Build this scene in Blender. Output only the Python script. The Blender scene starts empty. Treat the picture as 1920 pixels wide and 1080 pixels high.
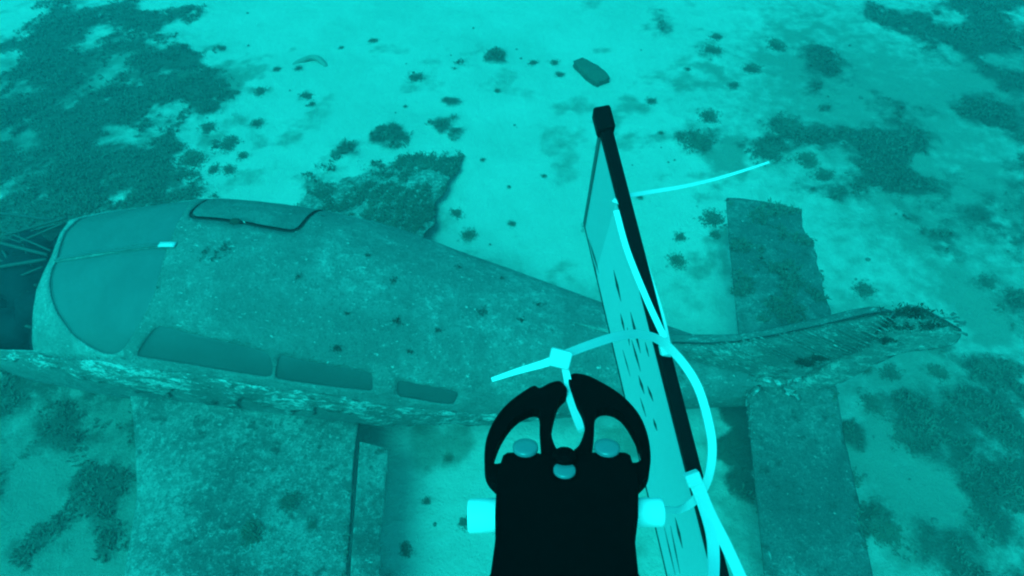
import bpy, bmesh, math, random
import numpy as np
from mathutils import Vector, Matrix
from mathutils.geometry import delaunay_2d_cdt

random.seed(4)
rng = np.random.default_rng(7)
R = math.radians
scene = bpy.context.scene
COL = scene.collection

# ------------------------------------------------------------------ camera, light, exposure
CAM_H, PITCH, FPX = 3.9, R(53), 1144.0            # 3.9 m above the bottom, looking 53 degrees down
cam_d = bpy.data.cameras.new('camera')
cam_d.sensor_width = 36.0
cam_d.lens = 36.0 * FPX / 1920.0
cam_d.clip_start = 0.02
cam_d.clip_end = 200.0
cam = bpy.data.objects.new('camera', cam_d)
COL.objects.link(cam)
cam.location = (0, 0, CAM_H)
cam.rotation_euler = (math.pi / 2 - PITCH, 0, 0)
scene.camera = cam

SUN_EL, SUN_AZ = R(58), R(218)                    # azimuth from +y, clockwise: behind the camera, over its left shoulder
world = bpy.data.worlds.new('World')
scene.world = world
world.use_nodes = True
wn, wl = world.node_tree.nodes, world.node_tree.links
wn.clear()
sky = wn.new('ShaderNodeTexSky'); sky.sky_type = 'NISHITA'; sky.sun_disc = False
sky.sun_elevation = SUN_EL; sky.sun_rotation = SUN_AZ
tint = wn.new('ShaderNodeMix'); tint.data_type = 'RGBA'; tint.blend_type = 'MULTIPLY'
tint.inputs['Factor'].default_value = 1.0
tint.inputs[7].default_value = (0.009, 1.0, 0.76, 1)   # daylight after fourteen metres of sea water
bg = wn.new('ShaderNodeBackground'); bg.inputs['Strength'].default_value = 0.13
wo = wn.new('ShaderNodeOutputWorld')
wl.new(sky.outputs[0], tint.inputs[6]); wl.new(tint.outputs[2], bg.inputs['Color']); wl.new(bg.outputs[0], wo.inputs['Surface'])

sun_d = bpy.data.lights.new('sun', 'SUN')
sun_d.energy = 1.5
sun_d.angle = R(32)
sun_d.color = (0.009, 1.0, 1.0)
sun = bpy.data.objects.new('sun', sun_d)
COL.objects.link(sun)
to_sun = Vector((math.sin(SUN_AZ) * math.cos(SUN_EL), math.cos(SUN_AZ) * math.cos(SUN_EL), math.sin(SUN_EL)))
sun.rotation_euler = to_sun.to_track_quat('Z', 'Y').to_euler()
sun.location = to_sun * 30

vs = scene.view_settings
vs.view_transform = 'Standard'
vs.look = 'None'
vs.exposure = 1.24
vs.gamma = 1.0
scene.cycles.filter_width = 2.2

# ------------------------------------------------------------------ helpers
CP, SP = math.cos(PITCH), math.sin(PITCH)

def at(u, v, z=0.0):
    """Point at height z that the survey camera saw at photo position u, v."""
    x, y = (u - 960) / FPX, -(v - 540) / FPX
    d = (x, CP + y * SP, -SP + y * CP)
    t = (z - CAM_H) / d[2]
    return (d[0] * t, d[1] * t, z)

def rig(x, y, z):
    """Vehicle frame (x right, y up, z ahead of the lens, metres) to world."""
    return Vector((x, CP * z + SP * y, CAM_H - SP * z + CP * y))

def rigp(u, v, depth):
    return rig((u - 960) / FPX * depth, -(v - 540) / FPX * depth, depth)

def _hash(ix, iy, iz, seed):
    n = (ix * 374761393 + iy * 668265263 + iz * 2147483647 + seed * 974711) & 0xffffffff
    n = ((n ^ (n >> 13)) * 1274126177) & 0xffffffff
    return ((n ^ (n >> 16)) & 0xffff) / 65535.0

def vnoise(x, y, seed=0):
    x = np.asarray(x, float); y = np.asarray(y, float)
    ix = np.floor(x).astype(np.int64); iy = np.floor(y).astype(np.int64)
    fx = x - ix; fy = y - iy
    fx = fx * fx * (3 - 2 * fx); fy = fy * fy * (3 - 2 * fy)
    a = _hash(ix, iy, 0, seed); b = _hash(ix + 1, iy, 0, seed)
    c = _hash(ix, iy + 1, 0, seed); d = _hash(ix + 1, iy + 1, 0, seed)
    return (a * (1 - fx) + b * fx) * (1 - fy) + (c * (1 - fx) + d * fx) * fy

def fbm(x, y, oct=5, seed=0):
    s, a, t = 0.0, 0.5, 0.0
    for k in range(oct):
        s = s + a * vnoise(np.asarray(x) * 2 ** k + 17.3 * k, np.asarray(y) * 2 ** k - 9.1 * k, seed + k)
        t += a; a *= 0.55
    return s / t

def sstep(a, b, x):
    t = np.clip((x - a) / (b - a), 0, 1)
    return t * t * (3 - 2 * t)

def mesh_obj(name, verts, faces, mat=None, parent=None, smooth=False):
    me = bpy.data.meshes.new(name)
    me.from_pydata([tuple(map(float, v)) for v in verts], [], [tuple(map(int, f)) for f in faces])
    me.update()
    if smooth:
        me.polygons.foreach_set('use_smooth', [True] * len(me.polygons))
    o = bpy.data.objects.new(name, me)
    COL.objects.link(o)
    if mat: me.materials.append(mat)
    if parent is not None: o.parent = parent
    return o

def bm_obj(name, bm, mat=None, parent=None, smooth=False):
    me = bpy.data.meshes.new(name)
    bmesh.ops.recalc_face_normals(bm, faces=bm.faces[:])
    bm.to_mesh(me); bm.free()
    if smooth:
        me.polygons.foreach_set('use_smooth', [True] * len(me.polygons))
    o = bpy.data.objects.new(name, me)
    COL.objects.link(o)
    if mat: me.materials.append(mat)
    if parent is not None: o.parent = parent
    return o

def tag(o, label=None, cat=None, group=None, kind=None):
    if label: o['label'] = label
    if cat: o['category'] = cat
    if group: o['group'] = group
    if kind: o['kind'] = kind
    return o

def empty(name, loc=(0, 0, 0), rz=0.0):
    o = bpy.data.objects.new(name, None)
    o.empty_display_size = 0.1
    COL.objects.link(o)
    o.location = loc
    o.rotation_euler = (0, 0, rz)
    return o

def bevel(o, w=0.002, seg=2):
    m = o.modifiers.new('bevel', 'BEVEL'); m.width = w; m.segments = seg; m.limit_method = 'ANGLE'
    return o

def catmull(pts, n=8, closed=False):
    pts = [np.asarray(p, float) for p in pts]
    out = []
    N = len(pts)
    rngk = range(N) if closed else range(N - 1)
    for i in rngk:
        if closed:
            p0, p1, p2, p3 = pts[i - 1], pts[i], pts[(i + 1) % N], pts[(i + 2) % N]
        else:
            p1, p2 = pts[i], pts[i + 1]
            p0 = pts[i - 1] if i > 0 else 2 * p1 - p2
            p3 = pts[i + 2] if i + 2 < N else 2 * p2 - p1
        for k in range(n):
            t = k / n
            out.append(0.5 * (2 * p1 + (p2 - p0) * t + (2 * p0 - 5 * p1 + 4 * p2 - p3) * t * t + (3 * p1 - p0 - 3 * p2 + p3) * t ** 3))
    if not closed: out.append(pts[-1])
    return out

def sweep(name, pts, prof, mat, parent=None, normal=None, smooth=True, scale=None):
    """Sweep a closed profile [(a, b)...] along pts; a runs across, b along `normal`."""
    pts = [Vector(p) for p in pts]
    n = len(pts); k = len(prof)
    V, F = [], []
    nref = Vector(normal) if normal is not None else Vector((0, 0, 1))
    for i, p in enumerate(pts):
        t = (pts[min(i + 1, n - 1)] - pts[max(i - 1, 0)]).normalized()
        side = t.cross(nref)
        if side.length < 1e-4: side = t.orthogonal()
        side.normalize()
        up = side.cross(t).normalized()
        sc = scale(i / (n - 1)) if scale else 1.0
        for a, b in prof:
            V.append(p + side * a * sc + up * b * sc)
    for i in range(n - 1):
        for j in range(k):
            F.append((i * k + j, i * k + (j + 1) % k, (i + 1) * k + (j + 1) % k, (i + 1) * k + j))
    F.append(tuple(range(k))[::-1]); F.append(tuple(range((n - 1) * k, n * k)))
    return mesh_obj(name, V, F, mat, parent, smooth)

def circle_prof(r, k=8):
    return [(r * math.cos(2 * math.pi * i / k), r * math.sin(2 * math.pi * i / k)) for i in range(k)]

def strap_prof(w, t):
    return [(-w / 2, -t / 2), (w / 2, -t / 2), (w / 2, t / 2), (-w / 2, t / 2)]

# ------------------------------------------------------------------ materials
class Mat:
    def __init__(self, name, rough=0.8, spec=0.3):
        self.m = bpy.data.materials.new(name)
        self.m.use_nodes = True
        self.n, self.l = self.m.node_tree.nodes, self.m.node_tree.links
        self.b = self.n['Principled BSDF']
        self.b.inputs['Roughness'].default_value = rough
        self.b.inputs['Specular IOR Level'].default_value = spec
        self._co = None
    def co(self, scale=(1, 1, 1)):
        if self._co is None: self._co = self.n.new('ShaderNodeTexCoord')
        mp = self.n.new('ShaderNodeMapping'); mp.inputs['Scale'].default_value = scale
        self.l.new(self._co.outputs['Object'], mp.inputs['Vector'])
        return mp.outputs[0]
    def noise(self, scale, detail=5, rough=0.6, vec=None, dist=0.0):
        t = self.n.new('ShaderNodeTexNoise')
        t.inputs['Scale'].default_value = scale; t.inputs['Detail'].default_value = detail
        t.inputs['Roughness'].default_value = rough; t.inputs['Distortion'].default_value = dist
        self.l.new(vec if vec is not None else self.co(), t.inputs['Vector'])
        return t.outputs[0]
    def ramp(self, val, a, b):
        r = self.n.new('ShaderNodeMapRange'); r.interpolation_type = 'SMOOTHSTEP'
        r.inputs['From Min'].default_value = a; r.inputs['From Max'].default_value = b
        self.l.new(val, r.inputs['Value'])
        return r.outputs[0]
    def math(self, op, a, b):
        m = self.n.new('ShaderNodeMath'); m.operation = op
        for i, x in enumerate((a, b)):
            if isinstance(x, (int, float)): m.inputs[i].default_value = x
            else: self.l.new(x, m.inputs[i])
        return m.outputs[0]
    def mix(self, fac, a, b):
        m = self.n.new('ShaderNodeMix'); m.data_type = 'RGBA'
        for s, x in ((0, fac), (6, a), (7, b)):
            if isinstance(x, tuple): m.inputs[s].default_value = (*x, 1)
            elif isinstance(x, (int, float)): m.inputs[s].default_value = x
            else: self.l.new(x, m.inputs[s])
        return m.outputs[2]
    def color(self, x):
        if isinstance(x, tuple): self.b.inputs['Base Color'].default_value = (*x, 1)
        else: self.l.new(x, self.b.inputs['Base Color'])
        return self
    def bump(self, h, dist, strength=1.0):
        bp = self.n.new('ShaderNodeBump'); bp.inputs['Distance'].default_value = dist; bp.inputs['Strength'].default_value = strength
        self.l.new(h, bp.inputs['Height']); self.l.new(bp.outputs[0], self.b.inputs['Normal'])
        return self
    def attr(self, name):
        a = self.n.new('ShaderNodeAttribute'); a.attribute_name = name
        return a.outputs['Fac']

def make_sand():
    m = Mat('sand', 0.95, 0.1)
    big = m.noise(0.9, 4); mid = m.noise(7, 6, 0.65); fine = m.noise(60, 6, 0.7); grain = m.noise(420, 2)
    c = m.mix(m.ramp(big, .3, .7), (.50, .47, .40), (.60, .56, .48))
    film_shade = m.attr('film_shade')  # algal film plus painted-in darkening where less light falls
    fmask = m.ramp(m.math('ADD', film_shade, m.math('MULTIPLY', m.math('SUBTRACT', mid, .5), 1.1)), .25, .95)
    c = m.mix(m.math('MULTIPLY', fmask, .82), c, (.19, .18, .14))
    c = m.mix(m.math('MULTIPLY', m.ramp(fine, .58, .75), .35), c, (.22, .2, .16))
    c = m.mix(m.math('MULTIPLY', m.ramp(grain, .35, .7), .16), c, (.30, .28, .23))
    cov = m.attr('algae')
    cv = m.math('ADD', cov, m.math('ADD', m.math('MULTIPLY', m.math('SUBTRACT', mid, .5), .9), m.math('MULTIPLY', m.math('SUBTRACT', fine, .5), .7)))
    c = m.mix(m.math('MULTIPLY', m.ramp(cv, .22, .80), .93), c, (.075, .078, .06))
    m.color(c)
    h = m.math('ADD', m.math('MULTIPLY', mid, .6), m.math('MULTIPLY', fine, .35))
    m.bump(h, 0.05, 0.8)
    return m.m

def make_skin(name, base, silt, dark, amt=(.52, .72), pits=(.64, .74), streak=1.0, dk=.8, patch=1.55, bright=.8):
    """Painted aluminium under a coat of silt, with light flecks where the coat has gone and dark growth."""
    m = Mat(name, 0.85, 0.2)
    v = m.co((1.0 / streak, 1, 1))
    n1 = m.noise(2.2, 5, .6); n2 = m.noise(26, 8, .72, v); n3 = m.noise(110, 5, .7, v); n4 = m.noise(11, 6, .7)
    c = m.mix(m.ramp(n1, .34, .68), base, tuple(x * patch for x in base))
    c = m.mix(m.math('MULTIPLY', m.ramp(n4, .35, .62), .5), c, tuple(x * .72 for x in base))
    fl = m.math('ADD', m.math('MULTIPLY', n2, .6), m.math('MULTIPLY', n3, .4))
    fl = m.math('ADD', fl, m.math('MULTIPLY', m.math('SUBTRACT', n1, .5), .25))
    c = m.mix(m.ramp(fl, *amt), c, silt)
    pn = m.math('ADD', m.math('MULTIPLY', m.noise(9, 7, .7), .75), m.math('MULTIPLY', n2, .25))
    c = m.mix(m.math('MULTIPLY', m.ramp(pn, *pits), dk), c, dark)
    g1 = m.noise(70, 6, .75); g2 = m.noise(190, 3, .7)
    c = m.mix(m.math('MULTIPLY', m.ramp(g1, .50, .64), .65), c, tuple(x * .5 for x in base))
    c = m.mix(m.math('MULTIPLY', m.ramp(g2, .56, .70), .55), c, tuple(x * .9 for x in silt))
    f1 = m.noise(48, 3, .6, m.co((.55, 1, 1)))
    f1 = m.math('ADD', f1, m.math('MULTIPLY', m.math('SUBTRACT', n4, .5), .35))
    c = m.mix(m.math('MULTIPLY', m.ramp(f1, .66, .74), bright), c, tuple(min(.7, x * 1.35) for x in silt))
    m.color(c)
    m.bump(m.math('ADD', n2, m.math('ADD', m.math('MULTIPLY', n3, .5), m.math('MULTIPLY', g1, .5))), 0.016, 0.9)
    return m.m

def flat(name, col, rough=.7, spec=.3, var=.15, scale=30):
    m = Mat(name, rough, spec)
    m.color(m.mix(m.noise(scale, 4), tuple(x * (1 - var) for x in col), tuple(min(1, x * (1 + var)) for x in col)))
    return m.m

M = {
    'sand': make_sand(),
    'skin': make_skin('silted_aluminium', (.175, .175, .155), (.48, .46, .41), (.035, .035, .03), amt=(.52, .68), pits=(.60, .68), streak=1.4),
    'deck': make_skin('bare_deck', (.24, .24, .21), (.52, .5, .45), (.08, .08, .06), amt=(.50, .66), pits=(.7, .8)),
    'peel': make_skin('peeling_paint', (.15, .15, .13), (.60, .58, .52), (.04, .04, .03), amt=(.50, .58), pits=(.56, .62), streak=3.5),
    'wing': make_skin('silted_wing', (.125, .125, .107), (.42, .40, .35), (.045, .045, .035), amt=(.47, .62), pits=(.53, .63), patch=2.5),
    'wing_far': make_skin('overgrown_wing', (.15, .15, .12), (.48, .46, .40), (.05, .05, .04), amt=(.47, .58), pits=(.54, .64)),
    'tail': make_skin('silted_tailplane', (.12, .12, .105), (.36, .35, .30), (.04, .04, .03), amt=(.50, .68), pits=(.55, .65), patch=1.7),
    'fin': make_skin('silted_fin', (.16, .16, .14), (.52, .50, .44), (.05, .05, .04), amt=(.51, .63), pits=(.58, .68), streak=2.5),
    'tail_door': make_skin('silted_door', (.155, .155, .138), (.36, .35, .31), (.05, .05, .04), amt=(.56, .72), pits=(.66, .74)),
    'growth': flat('dark_growth', (.045, .047, .035), .95, .1, .4, 40),
    'alga': flat('brown_alga', (.125, .13, .10), .9, .1, .55, 2.5),
    'alga_dark': flat('dark_alga', (.13, .135, .10), .9, .1, .4, 6),
    'bay': flat('shaded_engine_bay', (.012, .013, .016), .7, .2, .5, 12),  # dark surfaces, shadow inside the hollow painted into the colour
    'tube': flat('corroded_steel_tube', (.08, .08, .07), .8, .2, .4, 60),
    'seal': flat('window_seal', (.035, .035, .03), .8, .2, .3, 40),
    'ring': flat('silted_ring', (.26, .25, .21), .95, .1, .3, 14),
    'stone': flat('stone', (.16, .155, .13), .95, .1, .4, 25),
    'debris': flat('encrusted_debris', (.10, .10, .075), .95, .1, .45, 35),
    'black': flat('black_anodised', (.0025, .0025, .003), .7, .015, .2, 60),
    'blackplastic': flat('black_plastic', (.004, .004, .005), .5, .05, .2, 60),
    'steel': flat('stainless_steel', (.18, .18, .19), .3, .6, .1, 80),
    'nylon': flat('natural_nylon', (.64, .64, .63), .5, .4, .04, 60),
    'white': flat('white_acetal', (.82, .82, .80), .45, .4, .03, 40),
    'board': flat('white_board', (.50, .50, .49), .5, .4, .05, 10),
    'sheet': flat('white_printed_sheet', (.60, .60, .59), .55, .4, .03, 10),
    'print': flat('dark_print', (.05, .05, .05), .7, .2, .2, 40),
    'strip': flat('grey_edge_strip', (.12, .12, .12), .6, .3, .2, 40),
}

def make_pane(name, col):
    m = Mat(name, 0.42, 0.45)
    n = m.noise(2.5, 5); k = m.noise(45, 5, .7)
    c = m.mix(m.ramp(n, .3, .7), tuple(x * .88 for x in col), tuple(x * 1.1 for x in col))
    c = m.mix(m.math('MULTIPLY', m.ramp(k, .6, .8), .3), c, tuple(x * 1.8 for x in col))
    m.color(c)
    return m.m
M['pane'] = make_pane('silted_acrylic', (.115, .117, .108))
M['pane_side_shaded'] = make_pane('silted_side_acrylic_shaded', (.075, .077, .07))  # side panes tilt from the light; that shade is in the darker colour

# ------------------------------------------------------------------ the sea bed
def blobs_to_ground(lst, z=0.0):
    return [(at(u, v, z)[0], at(u, v, z)[1], r, s) for u, v, r, s in lst]

ALGAE = blobs_to_ground([
    (170, 110, 1.0, 1), (250, 220, .8, 1), (340, 110, .35, .9), (290, 310, .6, 1), (150, 310, .7, .9), (50, 250, .6, .8),
    (200, 30, .9, .9), (330, 20, .4, .9), (50, 390, .5, 1), (-60, 120, .8, .8), (-80, 330, .7, 1), (360, 210, .3, .8),
    (-100, 500, .9, 1), (-60, 650, .6, 1), (30, 560, .45, 1), (10, 760, .45, 1), (-60, 900, .4, .8), (130, 800, .4, .8), (200, 890, .35, .8), (240, 990, .2, .7), (60, 730, .3, .9), (120, 990, .3, .6),
    (1560, 130, .4, .8), (1650, 200, .6, .75), (1600, 300, .5, .75), (1500, 320, .3, .6), (1720, 330, .5, .8), (1860, 60, .9, 1),
    (1910, 250, .6, 1), (1890, 400, .6, .9), (1790, 420, .4, .7), (1310, 260, .18, .8), (1330, 90, .2, .7), (1240, 50, .3, .75),
    (1430, 130, .2, .75), (1530, 170, .25, .8), (1700, 40, .5, .8), (1990, 150, .8, 1), (2000, 400, .8, 1), (1470, 250, .22, .8),
    (1430, 285, .22, .8), (1560, 330, .3, .8), (1700, 260, .4, .75),
    (1910, 600, .4, .7), (1900, 780, .5, .8), (1830, 910, .3, .6), (1750, 880, .25, .5), (1640, 960, .2, .55),
    (1890, 1030, .45, .9), (1770, 1010, .25, .55), (1990, 900, .6, 1), (1620, 830, .12, .6), (1720, 780, .25, .5),
    (845, 190, .12, .7), (870, 120, .14, .6), (820, 340, .16, .7), (930, 100, .15, .5), (430, 270, .1, .7),
    (560, 330, .2, .8), (640, 300, .22, .8), (735, 270, .2, .8), (830, 240, .14, .85), (856, 262, .10, .8), (850, 300, .10, .7), (600, 370, .2, .7), (700, 330, .2, .8), (820, 390, .12, .7),
    (1400, 770, .13, 1.5), (1390, 850, .11, 1.5), (1405, 930, .11, 1.4), (1410, 730, .12, 1.5),
])
FILM_SHADE = blobs_to_ground([  # thin algal film, with uneven light and the fuselage's soft shadow painted in
    (1700, 700, 1.0, .9), (1500, 950, .8, .8), (1750, 950, 1.0, .9), (1850, 550, .9, .8), (1650, 450, .8, .6), (820, 1000, .7, .3),
    (850, 830, .5, .3), (1300, 900, .7, .5), (60, 900, .9, 1.0), (150, 1000, .8, 1.0), (60, 800, .5, .9), (20, 1050, .6, 1.0), (1300, 560, .5, .45), (1650, 200, 1.8, 1.0), (1750, 380, 1.2, .9), (1550, 60, 1.2, .7), (230, 800, .6, 1.0), (230, 950, .5, 1.0),
    (1150, 560, .35, .5), (950, 500, .35, .45), (1050, 1050, .7, .4), (1900, 150, 1.6, .9), (100, 200, 1.5, .9), (1450, 480, .6, .5),
])

def blob_field(x, y, lst):
    f = np.zeros_like(x)
    for bx, by, r, s in lst:
        d2 = ((x - bx) ** 2 + (y - by) ** 2) / (r * r)
        f = np.maximum(f, s * np.exp(-d2 * 0.75))
    return f

def algae_cover(x, y):
    wx = x + .35 * (fbm(x * 1.6, y * 1.6, 4, 51) - .5); wy = y + .35 * (fbm(x * 1.6, y * 1.6, 4, 61) - .5)
    b = blob_field(wx, wy, ALGAE)
    far = sstep(6.5, 9, np.abs(x)) + sstep(9, 12, y) + sstep(1, 3, -y)
    b = np.maximum(b, .7 * np.clip(far, 0, 1))
    n = fbm(x * 2.3, y * 2.3, 5, 3) - .5
    return np.clip(b * 1.05 - .12 + n * 2.5 * sstep(.06, .5, b), 0, 1)

PO = np.array([-1.99, 2.29]); PYAW = R(7.6)
PA = np.array([math.cos(PYAW), -math.sin(PYAW)]); PP = np.array([-math.sin(PYAW), -math.cos(PYAW)])

def bed_height(x, y):
    z = .05 * (fbm(x * .8, y * .8, 4, 11) - .5) + .018 * (fbm(x * 5, y * 5, 4, 21) - .5)
    c = algae_cover(x, y)
    z = z + .035 * c
    return z

def axis_pts(lo, hi, a, b, step, nc):
    return np.concatenate([np.linspace(lo, a, nc, endpoint=False), np.arange(a, b, step), np.linspace(b, hi, nc)])
gx = axis_pts(-22, 22, -7, 7, .03, 24); gy = axis_pts(-16, 26, -.6, 8.6, .03, 24)
GX, GY = np.meshgrid(gx, gy, indexing='xy')
GZ = bed_height(GX, GY); GC = algae_cover(GX, GY); GF = np.clip(blob_field(GX, GY, FILM_SHADE) + .55 * sstep(.56, .74, fbm(GX * 1.9, GY * 1.9, 5, 131)), 0, 1)
nx, ny = len(gx), len(gy)
idx = np.arange(nx * ny).reshape(ny, nx)
quads = np.stack([idx[:-1, :-1], idx[:-1, 1:], idx[1:, 1:], idx[1:, :-1]], -1).reshape(-1, 4)
me = bpy.data.meshes.new('seabed')
me.vertices.add(nx * ny)
me.vertices.foreach_set('co', np.stack([GX, GY, GZ], -1).reshape(-1).astype(np.float32))
me.loops.add(quads.size); me.loops.foreach_set('vertex_index', quads.reshape(-1).astype(np.int32))
me.polygons.add(len(quads)); me.polygons.foreach_set('loop_start', np.arange(0, quads.size, 4, dtype=np.int32))
me.polygons.foreach_set('use_smooth', np.ones(len(quads), bool))
me.update(calc_edges=True)
for nm, arr in (('algae', GC), ('film_shade', GF)):
    a = me.attributes.new(nm, 'FLOAT', 'POINT'); a.data.foreach_set('value', arr.reshape(-1).astype(np.float32))
me.materials.append(M['sand'])
seabed = bpy.data.objects.new('seabed', me); COL.objects.link(seabed)
tag(seabed, 'pale sandy sea bed mottled with dark algal turf', 'sea bed', kind='structure')

# ------------------------------------------------------------------ the aircraft wreck
wreck = empty('aircraft_wreck', (PO[0], PO[1], 0), -PYAW)
tag(wreck, 'silt covered sunken light aeroplane lying upright on the sandy bottom', 'aircraft')
# local frame: x = aft (s), y = starboard (-l), z = up

ST = np.array([
    [-1.45, .47, .84, .52, .12], [-1.00, .57, .94, .60, .05], [-0.93, .575, .97, .61, .04], [-0.45, .61, 1.15, .66, .02],
    [0.00, .62, 1.315, .70, .00], [0.60, .62, 1.33, .70, .00], [1.10, .595, 1.255, .69, .02], [1.80, .49, 1.07, .65, .08],
    [2.60, .33, .88, .60, .18], [3.30, .18, .74, .56, .28], [3.90, .08, .66, .54, .36]])
_x = ST[:, 0]; _m = [np.gradient(ST[:, c], _x) for c in range(5)]

def sm(s, c):
    y = ST[:, c]; m = _m[c]
    s = np.clip(s, _x[0], _x[-1]); i = np.clip(np.searchsorted(_x, s) - 1, 0, len(_x) - 2)
    h = _x[i + 1] - _x[i]; t = (s - _x[i]) / h
    return (2*t**3-3*t**2+1)*y[i] + (t**3-2*t**2+t)*h*m[i] + (-2*t**3+3*t**2)*y[i+1] + (t**3-t**2)*h*m[i+1]

def hull0(s, th):
    s = np.asarray(s, float); th = np.asarray(th, float)
    n = 2.2 + .45 * np.clip((2.2 - s) / 1.2, 0, 1)
    hw, zt, zm, zb = sm(s, 1), sm(s, 2), sm(s, 3), sm(s, 4)
    c, si = np.cos(th), np.sin(th)
    l = hw * np.sign(c) * np.abs(c) ** (2 / n)
    z = zm + np.where(si > 0, zt - zm, zm - zb) * np.sign(si) * np.abs(si) ** (2 / n)
    r = R(8) * np.clip((2.6 - s) / 1.8, 0, 1)
    L = l * np.cos(r) + (z - zm) * np.sin(r); Z = zm - l * np.sin(r) + (z - zm) * np.cos(r)
    return np.stack([s, -L, Z], -1)

def hull(s, th, off=0.0, dent=True):
    s = np.asarray(s, float); th = np.asarray(th, float)
    p = hull0(s, th); e = .004
    ds = hull0(s + e, th) - hull0(s - e, th); dt = hull0(s, th + e) - hull0(s, th - e)
    n = np.cross(dt, ds); n /= np.linalg.norm(n, axis=-1, keepdims=True) + 1e-9
    # outward: away from the body axis
    ax = np.stack([s, 0 * s, sm(s, 3)], -1)
    sg = np.sign(np.sum(n * (p - ax), -1, keepdims=True)); n = n * np.where(sg == 0, 1, sg)
    d = off
    if dent: d = d + .016 * (fbm(s * 2.6 + 5, th * 2.6, 4, 77) - .5) + .006 * (fbm(s * 14, th * 9, 3, 78) - .5)
    return p + n * np.asarray(d)[..., None]

TS = 0.62  # theta scale so that the unrolled sheet is about metric
def rounded(poly, r=.03, k=4):
    """Round the corners of a polygon in the unrolled (s, theta) sheet."""
    q = [np.array((a, b * TS)) for a, b in poly]; out = []
    for i in range(len(q)):
        p, a, b = q[i], q[i - 1], q[(i + 1) % len(q)]
        da, db = a - p, b - p
        ra = min(r, .45 * np.linalg.norm(da)); rb = min(r, .45 * np.linalg.norm(db))
        A = p + da / np.linalg.norm(da) * ra; B = p + db / np.linalg.norm(db) * rb
        for j in range(k + 1):
            t = j / k
            out.append((1 - t) ** 2 * A + 2 * t * (1 - t) * p + t * t * B)
    return [(float(a), float(b) / TS) for a, b in out]

def densify(poly, step=.03):
    out = []
    for i in range(len(poly)):
        a = np.array(poly[i]); b = np.array(poly[(i + 1) % len(poly)])
        d = math.hypot(b[0] - a[0], (b[1] - a[1]) * TS); n = max(1, int(d / step))
        out += [tuple(a + (b - a) * j / n) for j in range(n)]
    return out

def inset(poly, d):
    c = np.mean([(a, b * TS) for a, b in poly], 0); out = []
    q = [np.array((a, b * TS)) for a, b in poly]
    area = sum(q[i - 1][0] * q[i][1] - q[i][0] * q[i - 1][1] for i in range(len(q)))
    for i in range(len(q)):
        t = q[(i + 1) % len(q)] - q[i - 1]; t /= np.linalg.norm(t) + 1e-9
        n = np.array((-t[1], t[0])) * (1 if area > 0 else -1)
        p = q[i] + n * d
        out.append((float(p[0]), float(p[1]) / TS))
    return out

wind_raw = [(-.06, 2.47), (.02, 2.12), (.05, 1.93), (.07, 1.69), (.085, 1.57), (.11, 1.41), (.11, 1.2), (.06, .97), (-.02, .74), (-.09, .63),
            (-.18, .60), (-.275, .68), (-.40, .84), (-.535, 1.06), (-.655, 1.27), (-.74, 1.44), (-.80, 1.58), (-.87, 1.80), (-.93, 2.10),
            (-.94, 2.42), (-.78, 2.62), (-.5, 2.66), (-.22, 2.6)]
wind = [tuple(p) for p in catmull(wind_raw, 4, True)]
def in_poly(px, py, poly):
    px = np.asarray(px); py = np.asarray(py); c = np.zeros(px.shape, bool)
    n = len(poly)
    for i in range(n):
        x1, y1 = poly[i]; x2, y2 = poly[(i + 1) % n]
        k = ((y1 > py) != (y2 > py)) & (px < (x2 - x1) * (py - y1) / ((y2 - y1) if y2 != y1 else 1e-9) + x1)
        c ^= k
    return c
# the windscreen is two panes parted by a centre post
POST = 1.60
def split_pane(poly, lo, hi, step=.035):
    q = np.array(poly); inside = [(a, b) for a, b in poly if lo < b < hi]
    return inside
def clip_poly(poly, keep_above, th0):
    out = []
    for i in range(len(poly)):
        a, b = poly[i], poly[(i + 1) % len(poly)]
        ka = (a[1] > th0) == keep_above; kb = (b[1] > th0) == keep_above
        if ka: out.append(a)
        if ka != kb:
            t = (th0 - a[1]) / (b[1] - a[1]); out.append((a[0] + (b[0] - a[0]) * t, th0))
    return out
pane_stbd = densify(clip_poly(wind, True, POST + .013)); pane_port = densify(clip_poly(wind, False, POST - .013))
w1 = densify(rounded([(.165, .968), (.785, .831), (.80, .66), (.775, .508), (.01, .585)], .05))
w2 = densify(rounded([(.835, .814), (1.315, .673), (1.31, .394), (.795, .508)], .03))
w3 = densify(rounded([(1.445, .599), (1.775, .423), (1.735, .15), (1.435, .321)], .04))
door_out = densify(rounded([(.045, 3.3), (.085, 1.86), (.77, 1.83), (.79, 3.3)], .09, 7))
door_in = inset(door_out, .024)
nose_cut = [(-1.06, 2.75), (-1.045, 2.39), (-.965, 2.0), (-.905, 1.76), (-.85, 1.5), (-.79, 1.2), (-.75, .9), (-.74, .62)]
nose = densify([(-1.45, 2.75)] + nose_cut + [(-1.45, .52)])
nose = densify([(-1.6, 2.75)] + nose_cut + [(-1.05, .60), (-1.6, .56)])

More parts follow.
